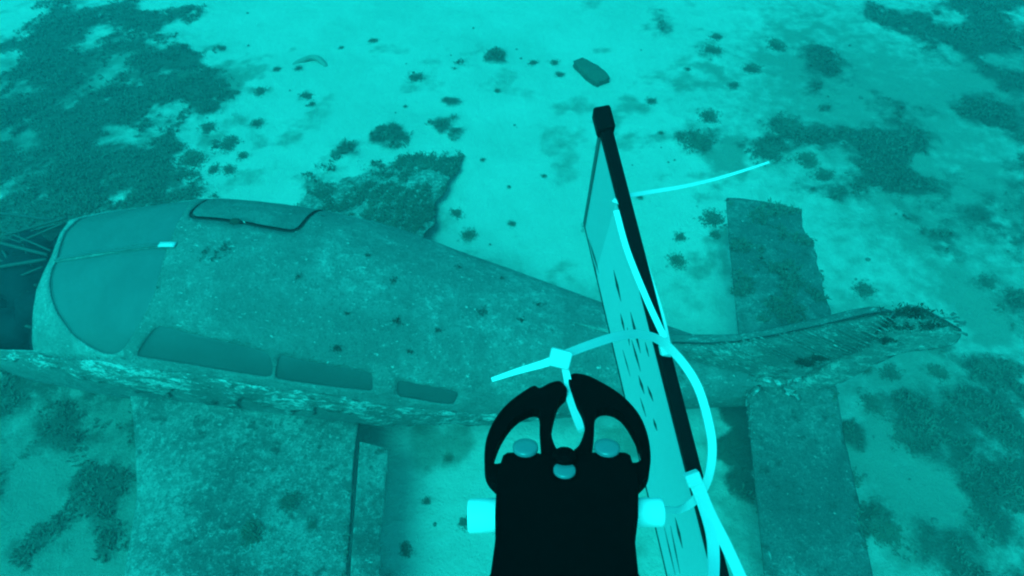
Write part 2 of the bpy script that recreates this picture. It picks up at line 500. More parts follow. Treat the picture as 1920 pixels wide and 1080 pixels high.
loops = [pane_stbd, pane_port, w1, w2, w3, door_out, door_in, nose]
pts, edges = [], []
for lp in loops:
    b0 = len(pts); pts += [(a, b * TS) for a, b in lp]
    edges += [(b0 + i, b0 + (i + 1) % len(lp)) for i in range(len(lp))]
P = np.array(pts)
gs, gt = np.meshgrid(np.arange(-1.45, 3.901, .045), np.arange(-1.1, 4.3, .06), indexing='ij')
gs = gs.ravel(); gt = gt.ravel() * TS
keep = np.array([np.min((P[:, 0] - a) ** 2 + (P[:, 1] - b) ** 2) > .018 ** 2 for a, b in zip(gs, gt)])
allp = [Vector((float(a), float(b))) for a, b in list(pts) + list(zip(gs[keep], gt[keep]))]
cv, ce, cf, _, _, _ = delaunay_2d_cdt(allp, edges, [], 0, 1e-5)
CV = np.array([(v.x, v.y / TS) for v in cv]); CF = np.array([f for f in cf if len(f) == 3])
cen = CV[CF].mean(1); cs, ct = cen[:, 0], cen[:, 1]
reg = {k: in_poly(cs, ct, p) for k, p in dict(pane_stbd=pane_stbd, pane_port=pane_port, w1=w1, w2=w2, w3=w3, door_out=door_out, door_in=door_in, nose=nose).items()}
out_dom = (cs < -1.45) | (cs > 3.9)
skin_m = ~(reg['pane_stbd'] | reg['pane_port'] | reg['w1'] | reg['w2'] | reg['w3'] | reg['door_out'] | reg['nose'] | out_dom)

def sheet(name, mask, mat, off=0.0, parent=wreck, thick=0.0):
    F = CF[mask]; used = np.unique(F); rem = -np.ones(len(CV), int); rem[used] = np.arange(len(used))
    V = hull(CV[used, 0], CV[used, 1], np.full(len(used), off))
    F = rem[F]
    # consistent outward winding
    a, b, c = V[F[:, 0]], V[F[:, 1]], V[F[:, 2]]
    n = np.cross(b - a, c - a); ctr = (a + b + c) / 3; ax = np.stack([ctr[:, 0], 0 * ctr[:, 0], sm(ctr[:, 0], 3)], -1)
    fl = np.sum(n * (ctr - ax), -1) < 0
    F[fl] = F[fl][:, ::-1]
    o = mesh_obj(name, V, F, mat, parent, True)
    if thick:
        md = o.modifiers.new('thickness', 'SOLIDIFY'); md.thickness = thick; md.offset = -1
    return o

def rim(name, poly, mat, o_out, o_in, parent, grow=.0):
    """Wall from the skin edge down to a recessed pane, all round an opening."""
    p = np.array(poly); n = len(p)
    A = hull(p[:, 0], p[:, 1], np.full(n, o_out)); B = hull(p[:, 0], p[:, 1], np.full(n, o_in))
    q = np.array(inset(poly, .011)); C = hull(q[:, 0], q[:, 1], np.full(n, o_in + .003))
    V = np.concatenate([A, B, C]); F = []
    for i in range(n):
        j = (i + 1) % n
        F += [(i, j, n + j, n + i), (n + i, n + j, 2 * n + j, 2 * n + i)]
    return mesh_obj(name, V, F, mat, parent, True)

deck_m = skin_m & (cs < -.05) & (ct > .55) & (ct < 2.75)
sheet('fuselage', skin_m & ~deck_m, M['skin'], 0, thick=.006)
sheet('cowl_deck', deck_m, M['deck'], 0, thick=.006)
ws = sheet('windscreen', reg['pane_port'], M['pane'], -.010); tag(ws, 'silt filmed port half of the windscreen')
rim('window_frame', pane_port, M['pane'], 0, -.012, ws)
ws = sheet('windscreen', reg['pane_stbd'], M['pane'], -.010); tag(ws, 'silt filmed starboard half of the windscreen')
rim('window_frame', pane_stbd, M['pane'], 0, -.012, ws)
for k, poly in (('w1', w1), ('w2', w2), ('w3', w3)):
    w = sheet('window', reg[k], M['pane_side_shaded'], -.006)
    rim('window_frame', poly, M['pane_side_shaded'], 0, -.008, w)
dr = sheet('door', reg['door_in'], M['tail_door'], .002); tag(dr, 'cabin door with rounded corners wrapping onto the roof')
sheet('door_seam', reg['door_out'] & ~reg['door_in'], M['seal'], -.012, parent=dr)
def hp(s, th, off=0.0): return Vector(hull(np.array([s]), np.array([th]), np.array([off]))[0])
bm = bmesh.new(); bmesh.ops.create_uvsphere(bm, u_segments=10, v_segments=6, radius=.028)
lt = bm_obj('latch', bm, M['growth'], dr, True); lt.location = hp(.40, 1.86, .004); lt.scale = (1.2, .8, .6)
# centre post strip on the windscreen, brighter at its aft end
pp = [hp(s, POST + .006 * math.sin(9 * s), .004) for s in np.linspace(-.80, .10, 24)]
sweep('centre_post', pp, strap_prof(.014, .006), M['pane'], wreck, (0, 0, 1))
pc = [hp(s, POST, .010) for s in np.linspace(.03, .13, 5)]
sweep('post_cap', pc, strap_prof(.034, .010), M['sheet'], wreck, (0, 0, 1))

# fire wall and the stripped engine bay
V = []; ths = np.linspace(-1.0, 4.14, 40)
for t in ths: V.append(hull(np.array([-.80]), np.array([t]), np.array([-.02]))[0])
fw = mesh_obj('firewall', V, [tuple(range(len(V)))], M['bay'], wreck)
md = fw.modifiers.new('thickness', 'SOLIDIFY'); md.thickness = .02

def wloc(p):
    d = np.array(p[:2]) - PO
    return Vector((d @ PA, -(d @ PP), p[2]))

def rough_blob(name, r, mat, parent=None, seed=0, amp=.35, sub=3, freq=2.2, flatz=1.0):
    bm = bmesh.new(); bmesh.ops.create_icosphere(bm, subdivisions=sub, radius=1.0)
    for v in bm.verts:
        c = v.co.copy()
        k = 1 + amp * 2 * (float(fbm(c.x * freq + seed * 3.1 + c.z * 1.7, c.y * freq - seed + c.z * 2.3, 4, seed)) - .5)
        v.co = Vector((c.x * r * k, c.y * r * k, c.z * r * k * flatz))
    return bm_obj(name, bm, mat, parent, True)

# bay floor and sides: dark surfaces, with the hollow's shadow put into the colour
V, F = [], []
sg = np.linspace(-1.75, -.80, 14); tg = np.linspace(-2.9, -.2, 18)
for i, s in enumerate(sg):
    for j, t in enumerate(tg):
        V.append((s, -.50 * math.cos(t), .62 + .5 * math.sin(t) + .05 * float(vnoise(s * 7, t * 5, 5))))
nT = len(tg)
for i in range(len(sg) - 1):
    for j in range(nT - 1): F.append((i * nT + j, i * nT + j + 1, (i + 1) * nT + j + 1, (i + 1) * nT + j))
mesh_obj('engine_bay', V, F, M['bay'], wreck, True)
for k, (s, l, z, r) in enumerate([(-1.15, .05, .42, .24), (-1.4, -.15, .40, .26), (-1.35, .2, .38, .22), (-1.1, -.3, .45, .22), (-1.6, -.35, .36, .26), (-1.65, .05, .36, .26), (-1.3, -.45, .4, .22), (-1.85, -.1, .3, .3)]):
    o = rough_blob('engine_lump', r, M['bay'], wreck, 30 + k, .4); o.location = (s, -l, z)  # engine remains, enlarged to fill the hollow with dark
for (u1, v1, z1, u2, v2, z2, r) in [(-60, 440, .66, 90, 478, .74, .012), (-60, 510, .66, 88, 486, .74, .012), (-50, 517, .5, 70, 535, .6, .011),
                                    (10, 440, .74, 125, 408, .86, .010), (40, 452, .7, 120, 418, .82, .008), (-40, 395, .7, 100, 412, .8, .009),
                                    (-30, 585, .5, 62, 615, .55, .012), (-20, 420, .7, 95, 470, .8, .007), (-30, 545, .55, 80, 500, .7, .007), (5, 470, .6, 60, 560, .6, .008), (-10, 620, .5, 60, 570, .6, .007), (30, 425, .7, 60, 500, .65, .006), (-30, 430, .6, 40, 455, .7, .006), (-40, 470, .52, 75, 520, .6, .008)]:
    a, b = wloc(at(u1, v1, z1)), wloc(at(u2, v2, z2))
    n = 9; pl = [a.lerp(b, i / (n - 1)) for i in range(n)]
    sweep('engine_mount_tube', pl, circle_prof(r, 8), M['tube'], wreck)

# wing root fairing: the streaky belt of peeling paint below the windows
V, F = [], []
fs = np.linspace(-1.45, 2.35, 240); K = 9
for s in fs:
    tb = float(np.interp(s, [-1.45, -.75, -.065, .435, 1.0, 1.43, 1.8, 2.35], [.58, .56, .47, .42, .33, .15, -.02, -.1]))
    w = float(np.interp(s, [-1.45, -.9, -.3, .3, 1.3, 1.9, 2.35], [.10, .16, .34, .42, .46, .36, .1]))
    w *= 1 + 1.3 * (float(fbm(s * 7, 3, 5, 8)) - .5); tb += .10 * (float(fbm(s * 6, 9, 5, 28)) - .5)
    ks = np.linspace(0, 1, K)
    row = hull(np.full(K, s), tb - w * ks, .005 + .014 * np.sin(np.pi * .85 * ks) * min(1, w / .4) + .030 * (fbm(s * 14 + 0 * ks, ks * 5, 4, 15) - .5))
    V += list(row)
for i in range(len(fs) - 1):
    for k in range(K - 1): F.append((i * K + k, i * K + k + 1, (i + 1) * K + k + 1, (i + 1) * K + k))
o = mesh_obj('root_fairing', V, F, M['peel'], wreck, True); tag(o, 'streaky belt of peeling paint below the windows')
md = o.modifiers.new('thickness', 'SOLIDIFY'); md.thickness = .008

def airfoil(c, tk, n=14):
    """Closed section, x from 0 (leading edge) to c."""
    xs = [(1 - math.cos(math.pi * i / n)) / 2 for i in range(n + 1)]
    def yt(x): return 5 * tk * (.2969 * math.sqrt(x) - .126 * x - .3516 * x * x + .2843 * x ** 3 - .1015 * x ** 4)
    up = [(x * c, yt(x) * c) for x in xs]; lo = [(x * c, -.7 * yt(x) * c) for x in xs[::-1][1:-1]]
    return up + lo

def plane_wing(name, stations, mat, parent, tk=.12, dent=.012, seed=1, rag=0.0):
    """stations: (l, s_le, s_te, z_le, z_te)."""
    st = np.array(stations, float); n = 60
    V, F = [], []; k = None
    ls = np.linspace(st[0, 0], st[-1, 0], n)
    for l in ls:
        sl, se, zl, zt = [float(np.interp(l, st[:, 0] if st[0, 0] < st[-1, 0] else -st[:, 0][::1], st[:, c]) if st[0, 0] < st[-1, 0]
                                else np.interp(-l, -st[:, 0], st[:, c])) for c in (1, 2, 3, 4)]
        c = se - sl
        se_r = rag * (float(fbm(l * 6, 2, 4, seed)) - .5)
        af = airfoil(c + se_r, tk); k = len(af)
        for x, z in af:
            d = dent * (float(fbm(x * 4 + 3, l * 4, 4, seed)) - .5) * 2
            V.append((sl + x, -l, zl + (zt - zl) * x / c + z + d))
    for i in range(n - 1):
        for j in range(k): F.append((i * k + j, i * k + (j + 1) % k, (i + 1) * k + (j + 1) % k, (i + 1) * k + j))
    F.append(tuple(range(k))); F.append(tuple(range((n - 1) * k, n * k)))
    return mesh_obj(name, V, F, mat, parent, True)

W_L = [.45, .8, 1.15, 1.6, 3.0]; W_LE = [-.42, -.18, .03, .20, .5]; W_TE = [1.12, 1.18, 1.27, 1.36, 1.5]; W_Z = [.42, .44, .46, .48, .56]
pw = plane_wing('port_wing', [(W_L[i], W_LE[i], W_TE[i], W_Z[i], W_Z[i] - .02) for i in range(5)],
                M['wing'], wreck, .12, .014, 5)
tag(pw, 'mottled silt covered wing reaching from under the side windows')
plane_wing('flap', [(.68, 1.18, 1.34, .43, .38), (1.6, 1.385, 1.53, .455, .41), (2.2, 1.445, 1.60, .48, .44)], M['wing'], pw, .12, .006, 6, .05)
plane_wing('aileron', [(2.22, 1.448, 1.60, .485, .445), (2.95, 1.52, 1.66, .53, .49)], M['wing'], pw, .12, .006, 7)
sw = plane_wing('starboard_wing', [(-.45, -.15, 1.16, .48, .42), (-1.0, -.14, 1.15, .18, .21), (-1.5, -.12, 1.17, .02, .09), (-2.1, -.08, 1.19, -.09, .04), (-2.9, 0, 1.2, -.3, -.08)],
                M['wing_far'], wreck, .09, .045, 8, .22)
tag(sw, 'overgrown wing sinking into the sand behind the cabin')
def wing_z(s, l):
    zl = float(np.interp(l, W_L, W_Z)); sl = float(np.interp(l, W_L, W_LE))
    c = float(np.interp(l, W_L, W_TE)) - sl; x = min(max((s - sl) / c, 0.001), 1)
    return zl - .02 * x + 5 * .12 * c * (.2969 * math.sqrt(x) - .126 * x - .3516 * x * x + .2843 * x ** 3 - .1015 * x ** 4)
# tailplanes
st_p = plane_wing('tailplane', [(.02, 3.43, 3.98, .63, .60), (1.9, 3.41, 3.97, .64, .60)], M['tail'], wreck, .10, .010, 12, .03)
tag(st_p, 'tailplane half on the near side with a chipped leading edge')
st_s = plane_wing('tailplane', [(-.02, 3.42, 4.03, .62, .59), (-1.1, 3.43, 4.05, .62, .58), (-1.40, 3.44, 4.03, .61, .57), (-1.52, 3.45, 4.0, .60, .56)], M['tail'], wreck, .09, .016, 13, .12)
tag(st_s, 'dark tailplane half beyond the tail')
# bright chipped strip along the near leading edge
for k in range(46):
    l = .14 + random.random() ** 1.0 * 1.6; ln = random.choice([.008, .015, .02, .05])
    if float(vnoise(l * 5, 2, 44)) < .42: continue
    a = Vector((3.432 + random.uniform(-.012, .022), -l, .652)); b = a + Vector((random.uniform(-.015, .015), -ln, random.uniform(-.004, .004)))
    sweep('paint_chip', [a, a.lerp(b, .5), b], strap_prof(random.uniform(.004, .014), .008), M['deck'], st_p, scale=lambda t: 1 - .6 * t)

# fin and rudder, standing on the centre line
def on_centre(u, v, l=0.0):
    x, y = (u - 960) / FPX, -(v - 540) / FPX
    d = np.array((x, CP + y * SP, -SP + y * CP))
    o = np.array((0, 0, CAM_H)); nrm = np.array((PP[0], PP[1], 0.0))
    p0 = np.array((PO[0] + l * PP[0], PO[1] + l * PP[1], 0))
    t = ((p0 - o) @ nrm) / (d @ nrm); q = o + d * t
    return ((q[:2] - PO) @ PA, q[2])
def plate(name, poly, mat, parent, th=.05, l0=0.0, seed=0, wob=.02):
    """Thick plate in the s-z plane, fattest inside and thin at its edge."""
    poly = [np.array(p, float) for p in poly]
    c = np.mean(poly, 0); rings = [(1.0, .12), (.93, .62), (.8, .9), (.5, 1.0)]
    V, F = [], []; n = len(poly)
    for sd in (1, -1):
        for f, h in rings:
            for p in poly:
                q = c + (p - c) * f
                V.append((q[0], -(l0 + sd * h * th / 2 + wob * (float(vnoise(q[0] * 6, q[1] * 6, seed)) - .5)), q[1]))
        V.append((c[0], -(l0 + sd * th / 2), c[1]))
    K = len(rings); B = K * n + 1
    for sd in range(2):
        o = sd * B
        for r in range(K - 1):
            for i in range(n):
                j = (i + 1) % n
                F.append((o + r * n + i, o + r * n + j, o + (r + 1) * n + j, o + (r + 1) * n + i))
        for i in range(n): F.append((o + (K - 1) * n + i, o + (K - 1) * n + (i + 1) % n, o + B - 1))
    for i in range(n): F.append((i, (i + 1) % n, B + (i + 1) % n, B + i))
    return mesh_obj(name, V, F, mat, parent, True)
fin_px = [(1150, 640), (1250, 641), (1320, 643), (1380, 640), (1460, 626), (1560, 604), (1650, 583), (1672, 584), (1640, 622), (1580, 660), (1500, 705), (1440, 725), (1340, 712), (1230, 690)]
rud_px = [(1676, 580), (1712, 569), (1728, 572), (1760, 590), (1800, 611), (1797, 624), (1770, 632), (1700, 641), (1640, 668), (1560, 704), (1490, 730), (1455, 738), (1500, 700), (1578, 656), (1638, 618)]
fin = plate('fin', [on_centre(*p) for p in fin_px], M['fin'], wreck, .13, 0, 3, .015)
rud = plate('rudder', [on_centre(*p) for p in rud_px], M['fin'], wreck, .12, .02, 4, .04); tag(rud, 'frayed rudder with pressed ribs')
# pressed ribs across fin and rudder
for k in range(34):
    f = k / 33
    if random.random() < .3: continue
    f = min(1, max(0, f + random.uniform(-.012, .012)))
    u0, v0 = 1270 + 395 * f, 655 - 62 * f + 6 * f * (1 - f)
    u1, v1 = min(1400 + 330 * f, 1740), 720 - 95 * f
    if f > .88: u1 -= 20 * (f - .88) / .12
    n = 8; pl = []
    for i in range(n):
        t = i / (n - 1); s, z = on_centre(u0 + (u1 - u0) * t, v0 + (v1 - v0) * t, .066)
        pl.append((s, -.066 - .004 * math.sin(math.pi * t), z))
    sweep('rib', pl, circle_prof(random.uniform(.003, .005), 6), M['fin'], fin, (0, 1, 0))
# growth and fraying on the fin tip and at the torn root
for k in range(9):
    s, z = on_centre(1772 + random.uniform(-20, 36), 600 + random.uniform(-14, 26), .03)
    a = Vector((s, -.03 + random.uniform(-.03, .03), z)); b = a + Vector((random.uniform(.02, .07), random.uniform(-.04, .04), random.uniform(-.05, .03)))
    sweep('frayed_strand', [a, a.lerp(b, .5) + Vector((0, 0, .01)), b], strap_prof(random.uniform(.006, .016), .004), M['fin'], rud)
for k in range(9):
    p = wloc(at(1435 + random.uniform(-30, 55), 722 + random.uniform(-14, 18), .68))
    q = p + Vector((random.uniform(-.08, .08), random.uniform(-.06, .06), random.uniform(-.02, .05)))
    sweep('torn_skin', [p, p.lerp(q, .5) + Vector((0, 0, .02)), q], strap_prof(random.uniform(.02, .05), .004), M['peel'], wreck)
# dorsal fillet: a slim wedge on the roof ahead of the fin
a, b = hp(2.36, 1.587, .004), hp(2.95, 1.56, .01)
n = 12; V = []; F = []
for i in range(n):
    t = i / (n - 1); p = a.lerp(b, t); w = .004 + .028 * t; h = .004 + .06 * t
    V += [(p.x, p.y - w, p.z), (p.x, p.y, p.z + h), (p.x, p.y + w, p.z)]
for i in range(n - 1):
    F += [(3 * i, 3 * i + 1, 3 * i + 4, 3 * i + 3), (3 * i + 1, 3 * i + 2, 3 * i + 5, 3 * i + 4)]
mesh_obj('dorsal_fillet', V, F, M['deck'], wreck, True)

HULL_PITS = [(0.315, 1.575, 0.012, 18), (0.42, 1.615, 0.018, 26), (0.38, 1.569, 0.01, 12), (1.13, 0.928, 0.016, 26), (1.41, 1.269, 0.014, 20), (1.34, 1.598, 0.012, 16), (1.85, 1.501, 0.02, 22), (2.075, 1.49, 0.012, 14), (1.66, 1.967, 0.01, 10), (0.855, 1.53, 0.008, 8), (1.15, 1.286, 0.008, 8), (2.155, 1.745, 0.012, 12), (1.915, 2.029, 0.008, 8), (1.625, 1.223, 0.01, 10), (1.505, 0.956, 0.01, 10), (1.17, 1.751, 0.008, 8)]
# shreds of bright peeled skin along the belt
for (u, v, z) in [(715, 722, .74), (725, 726, .74), (735, 735, .72), (865, 738, .66), (870, 730, .68), (858, 750, .64), (640, 660, .98), (750, 575, 1.02)]:
    for j in range(4):
        a = wloc(at(u + random.uniform(-14, 14), v + random.uniform(-8, 8), z + .02)); b = a + Vector((random.uniform(-.06, .06), random.uniform(-.05, .05), random.uniform(-.01, .03)))
        sweep('paint_shred', [a, a.lerp(b, .5) + Vector((0, 0, .012)), b], strap_prof(random.uniform(.006, .018), .003), M['sheet'], wreck)

# ------------------------------------------------------------------ algae and things lying on the bottom
def tuft_mesh(name, centres, sizes, per, mat, spread=1.0, tall=1.0, zs=None, r=None):
    """Many small curled fronds; one mesh."""
    r = r or rng
    V, F = [], []
    n = len(centres)
    tot = n * per
    c = np.repeat(np.asarray(centres, float), per, 0); sz = np.repeat(np.asarray(sizes, float), per)
    ang = r.uniform(0, 2 * np.pi, tot); lean = r.uniform(.3, 1.2, tot) * spread; ln = sz * r.uniform(.5, 1.2, tot); w = sz * r.uniform(.18, .42, tot)
    off = r.normal(0, .35, (tot, 2)) * sz[:, None]
    base = c.copy(); base[:, :2] += off
    d = np.stack([np.cos(ang) * np.sin(lean), np.sin(ang) * np.sin(lean), np.cos(lean) * tall], -1)
    sd = np.stack([-np.sin(ang), np.cos(ang), r.normal(0, .25, tot)], -1)
    p0 = base - sd * w[:, None] * .35; p1 = base + sd * w[:, None] * .35
    mid = base + d * (ln * .55)[:, None]
    p2 = mid + sd * w[:, None] * .5; p3 = mid - sd * w[:, None] * .5
    tip = base + d * ln[:, None] + np.stack([np.cos(ang), np.sin(ang), -.4 * np.ones(tot)], -1) * (ln * .25)[:, None]
    V = np.stack([p0, p1, p2, p3, tip], 1).reshape(-1, 3)
    b = np.arange(tot) * 5
    q = np.stack([b, b + 1, b + 2, b + 3], -1); t = np.stack([b + 3, b + 2, b + 4], -1)
    loops_ = np.concatenate([q.reshape(-1), t.reshape(-1)]).astype(np.int32)
    starts = np.concatenate([np.arange(tot) * 4, tot * 4 + np.arange(tot) * 3]).astype(np.int32)
    me = bpy.data.meshes.new(name)
    me.vertices.add(len(V)); me.vertices.foreach_set('co', V.reshape(-1).astype(np.float32))
    me.loops.add(len(loops_)); me.loops.foreach_set('vertex_index', loops_)
    me.polygons.add(len(starts)); me.polygons.foreach_set('loop_start', starts)
    me.update(calc_edges=True)
    me.materials.append(mat)
    o = bpy.data.objects.new(name, me); COL.objects.link(o)
    return o

N = 420000
px = rng.uniform(-7.5, 7.5, N); py = rng.uniform(-.5, 8.8, N)
cov = algae_cover(px, py); fine = fbm(px * 9, py * 9, 3, 91)
ok = (cov + (fine - .5) * 1.1 > .50) & (rng.uniform(0, 1, N) < .30 + .45 * sstep(.42, .62, fbm(px * 3.1, py * 3.1, 4, 201)))
d = np.stack([px, py], -1) - PO; ls, ll = d @ PA, d @ PP
under = (ls > -1.5) & (ls < 3.9) & (np.abs(ll) < .5)
ok &= ~under
ok &= ~((px > 1.3) & (cov + (fine - .5) * .9 < .66))
px, py = px[ok][:80000], py[ok][:80000]
turf = tuft_mesh('algal_turf', np.stack([px, py, bed_height(px, py)], -1), rng.uniform(.014, .036, len(px)), 4, M['alga'])
tag(turf, 'dark brown algal turf spread in mottled mats over the sand', 'algae', kind='stuff')

# turf on the overgrown wing and the tailplanes
def on_mesh(obj, n, mask, size, mat, name, parent, label=None):
    me = obj.data
    fc = np.array([tuple(p.center) for p in me.polygons]); fn = np.array([tuple(p.normal) for p in me.polygons]); ar = np.array([p.area for p in me.polygons])
    up = np.where(fn[:, 2] > .2)[0]
    pick = rng.choice(up, n, p=ar[up] / ar[up].sum())
    P_ = []
    for i in pick:
        vs_ = [me.vertices[k].co for k in me.polygons[i].vertices]
        wts = rng.dirichlet(np.ones(len(vs_))); p = sum((v * float(w) for v, w in zip(vs_, wts)), Vector())
        P_.append(p[:])
    P_ = np.array(P_); m = mask(P_)
    o = tuft_mesh(name, P_[m], rng.uniform(*size, m.sum()), 4, mat)
    o.parent = parent; o['kind'] = 'stuff'
    return o
on_mesh(sw, 16000, lambda p: fbm(p[:, 0] * 4, p[:, 1] * 4, 5, 33) + .10 * np.clip(p[:, 0] - .2, -1, 1) > .50, (.012, .03), M['alga'], 'algal_turf', sw)
on_mesh(st_s, 3000, lambda p: fbm(p[:, 0] * 6, p[:, 1] * 6, 4, 34) + .12 * (p[:, 1] - .8) > .52, (.015, .035), M['alga'], 'algal_turf', st_s)
on_mesh(st_p, 2500, lambda p: fbm(p[:, 0] * 6, p[:, 1] * 6, 4, 35) > .58, (.012, .03), M['alga'], 'algal_turf', st_p)
on_mesh(pw, 9000, lambda p: fbm(p[:, 0] * 4, p[:, 1] * 4, 4, 36) > .60, (.012, .03), M['alga'], 'algal_turf', pw)

for (u, v, r, n) in [(1714, 578, .05, 90), (1690, 604, .035, 50), (1748, 602, .03, 40), (1505, 672, .03, 60), (1530, 664, .022, 40), (1660, 628, .025, 40)]:
    s0, z0 = on_centre(u, v, .05)
    c = np.stack([s0 + rng.normal(0, r, n), -.075 - rng.uniform(0, .012, n), z0 + rng.normal(0, r * .5, n)], -1)
    o = tuft_mesh('weed_growth', c, rng.uniform(.01, .024, n), 4, M['growth']); o.parent = wreck; o['kind'] = 'stuff'
for (s0, t0, r, n) in HULL_PITS:
    n *= 2
    q = [hp(s0 + rng.normal(0, r), t0 + rng.normal(0, r) * 1.2, .004) for k in range(n)]
    o = tuft_mesh('weed_growth', np.array([tuple(p) for p in q]), rng.uniform(.004, .009, n), 5, M['growth']); o.parent = wreck; o['kind'] = 'stuff'

def drop(o, u, v, dz=0.0, rz=0.0):
    p = at(u, v, 0); z = float(bed_height(np.array([p[0]]), np.array([p[1]]))[0])
    p = at(u, v, z)
    o.location = (p[0], p[1], z + dz); o.rotation_euler = (0, 0, rz)
    return o

# single clumps of weed: one prototype of each kind, then copies
def clump_proto(seed, n, size, mat):
    r = np.random.default_rng(seed)
    a = r.uniform(0, 2 * np.pi, n)
    q = np.clip(np.abs(r.normal(0, .42, n)), 0, .95) * (.75 + .9 * fbm(np.cos(a) * 1.5 + seed * 7, np.sin(a) * 1.5, 3, seed))
    c = np.stack([.065 * q * np.cos(a), .065 * q * np.sin(a), .016 * np.clip(1 - q, 0, 1)], -1)
    o = tuft_mesh('seaweed_clump', c, r.uniform(.5, 1.1, n) * size, 4, mat, r=r)
    return o
protos = [clump_proto(k, 260, .013, M['alga_dark'] if k % 2 else M['alga']) for k in range(5)]
clumps = [(428, 272, .14), (455, 292, .08), (400, 318, .08), (428, 318, .09), (390, 240, .12), (560, 128, .06), (488, 172, .10), (520, 130, .07),
          (480, 232, .10), (575, 180, .10), (585, 195, .06), (700, 76, .07), (780, 145, .10), (932, 170, .05), (1000, 118, .08), (1050, 140, .08),
          (1040, 118, .08), (1222, 190, .08), (1335, 95, .16), (1345, 70, .10), (1410, 130, .14), (1455, 85, .16), (1330, 220, .15), (1310, 265, .18),
          (1440, 285, .20), (1475, 240, .22), (1515, 300, .14), (1545, 330, .14), (1270, 488, .10), (1275, 445, .08), (1335, 410, .13), (1340, 440, .08),
          (1110, 430, .08), (880, 440, .10), (855, 400, .08), (955, 350, .03), (1200, 370, .04), (1620, 545, .13), (1650, 590, .10), (1850, 530, .10),
          (1670, 700, .10), (1760, 700, .12), (1640, 760, .12), (1620, 690, .08), (1700, 820, .14), (1590, 900, .10), (1660, 1000, .14), (1850, 690, .12),
          (840, 860, .05), (870, 980, .06), (800, 940, .04), (760, 1030, .06), (1270, 700, .04), (640, 90, .05), (760, 200, .04), (905, 300, .04),
          (1020, 330, .04), (960, 420, .05), (1240, 250, .05), (1290, 130, .06), (1375, 160, .10), (345, 150, .2), (370, 180, .14), (360, 300, .2), (330, 330, .16)]
def where(u, v):
    if u < 470: return 'at the edge of the broad turf beyond the cabin'
    if u < 740 and v < 260: return 'around the half-buried ring beyond the cabin'
    if u < 1000 and v < 480: return 'on pale sand beyond the overgrown wing'
    if u < 1240 and v < 270: return 'near the oblong dark slab'
    if u < 1240 and v < 480: return 'on bare sand beyond the board'
    if u < 1370 and v < 600 and v > 340: return 'between the board and the far tailplane'
    if v < 340: return 'at the fringe of the turf beyond the tail'
    if u < 1000: return 'between the near wing flap and the gripper'
    if u < 1420: return 'between the board and the near tailplane'
    return 'on the sand aft of the rudder and tailplanes'
used = set()
for k, (u, v, r) in enumerate(clumps):
    i = k % 5
    o = protos[i] if i not in used else protos[i].copy()
    if i in used: COL.objects.link(o)
    used.add(i)
    drop(o, u, v, 0, random.uniform(0, 6.28)); sc = r / .075
    o.scale = (sc * random.uniform(.85, 1.2), sc * random.uniform(.85, 1.2), sc * .45)
    big = r >= .1
    tag(o, ('bushy dark weed clump ' if big else 'small dark weed tuft ') + where(u, v), 'seaweed', 'bushy weed clumps on the sand' if big else 'small weed tufts on the sand')

# weed and sponge on the near wing
for k, (u, v, s, r, lb) in enumerate([(542, 943, .85, .075, 'round dark sponge growing in the middle of the near wing'),
                                      (470, 1000, .6, .09, 'ragged dark weed patch low on the near wing'),
                                      (585, 985, .9, .035, 'tiny dark weed tuft beside the round sponge on the wing')]):
    p = at(u, v, .56); o = protos[k].copy(); COL.objects.link(o); o.location = (p[0], p[1], .53)
    z = wing_z((np.array(p[:2]) - PO) @ PA, (np.array(p[:2]) - PO) @ PP); o.location = (*at(u, v, z)[:2], z)
    o.scale = (r / .07,) * 3; o.name = 'sponge' if k == 0 else 'seaweed_clump'
    for key in ('group',):
        if key in o: del o[key]
    tag(o, lb, 'sponge' if k == 0 else 'seaweed')

# oblong piece of debris and a half-buried dished thing
bm = bmesh.new(); bmesh.ops.create_cube(bm, size=1.0)
bmesh.ops.subdivide_edges(bm, edges=bm.edges[:], cuts=7, use_grid_fill=True)
for v in bm.verts:
    x, y, z = v.co
    k = 1 - .25 * abs(2 * x) ** 4
    w = .5 * (1 + .18 * math.sin(x * 5 + 1))
    rr = float(fbm(x * 4 + 9, y * 4 + z * 3, 4, 41)) - .5
    v.co = Vector((x * .46 + .03 * rr, y * .19 * k * (1.0 + .25 * x) + .03 * rr, z * .09 * k + .03 * rr))
o = bm_obj('debris_slab', bm, M['debris'], None, True); drop(o, 1106, 140, .03, R(-57))
tag(o, 'oblong dark encrusted slab lying alone on pale sand above the board', 'debris')
V, F = [], []; n = 40; K = 9
for i in range(n):
    a = 2 * math.pi * i / n
    for k in range(K):
        b = 2 * math.pi * k / K
        rr = .19 + .035 * math.cos(b) + .01 * math.sin(5 * a)
        V.append((rr * math.cos(a), rr * .8 * math.sin(a), .035 * math.sin(b) + .07 * math.sin(a - 2.6)))
for i in range(n):
    for k in range(K):
        F.append((i * K + k, ((i + 1) % n) * K + k, ((i + 1) % n) * K + (k + 1) % K, i * K + (k + 1) % K))
o = mesh_obj('buried_ring', V, F, M['ring'], None, True); drop(o, 576, 128, -.045, R(200))
tag(o, 'curved rim of a half-buried ring poking out of the sand', 'debris')

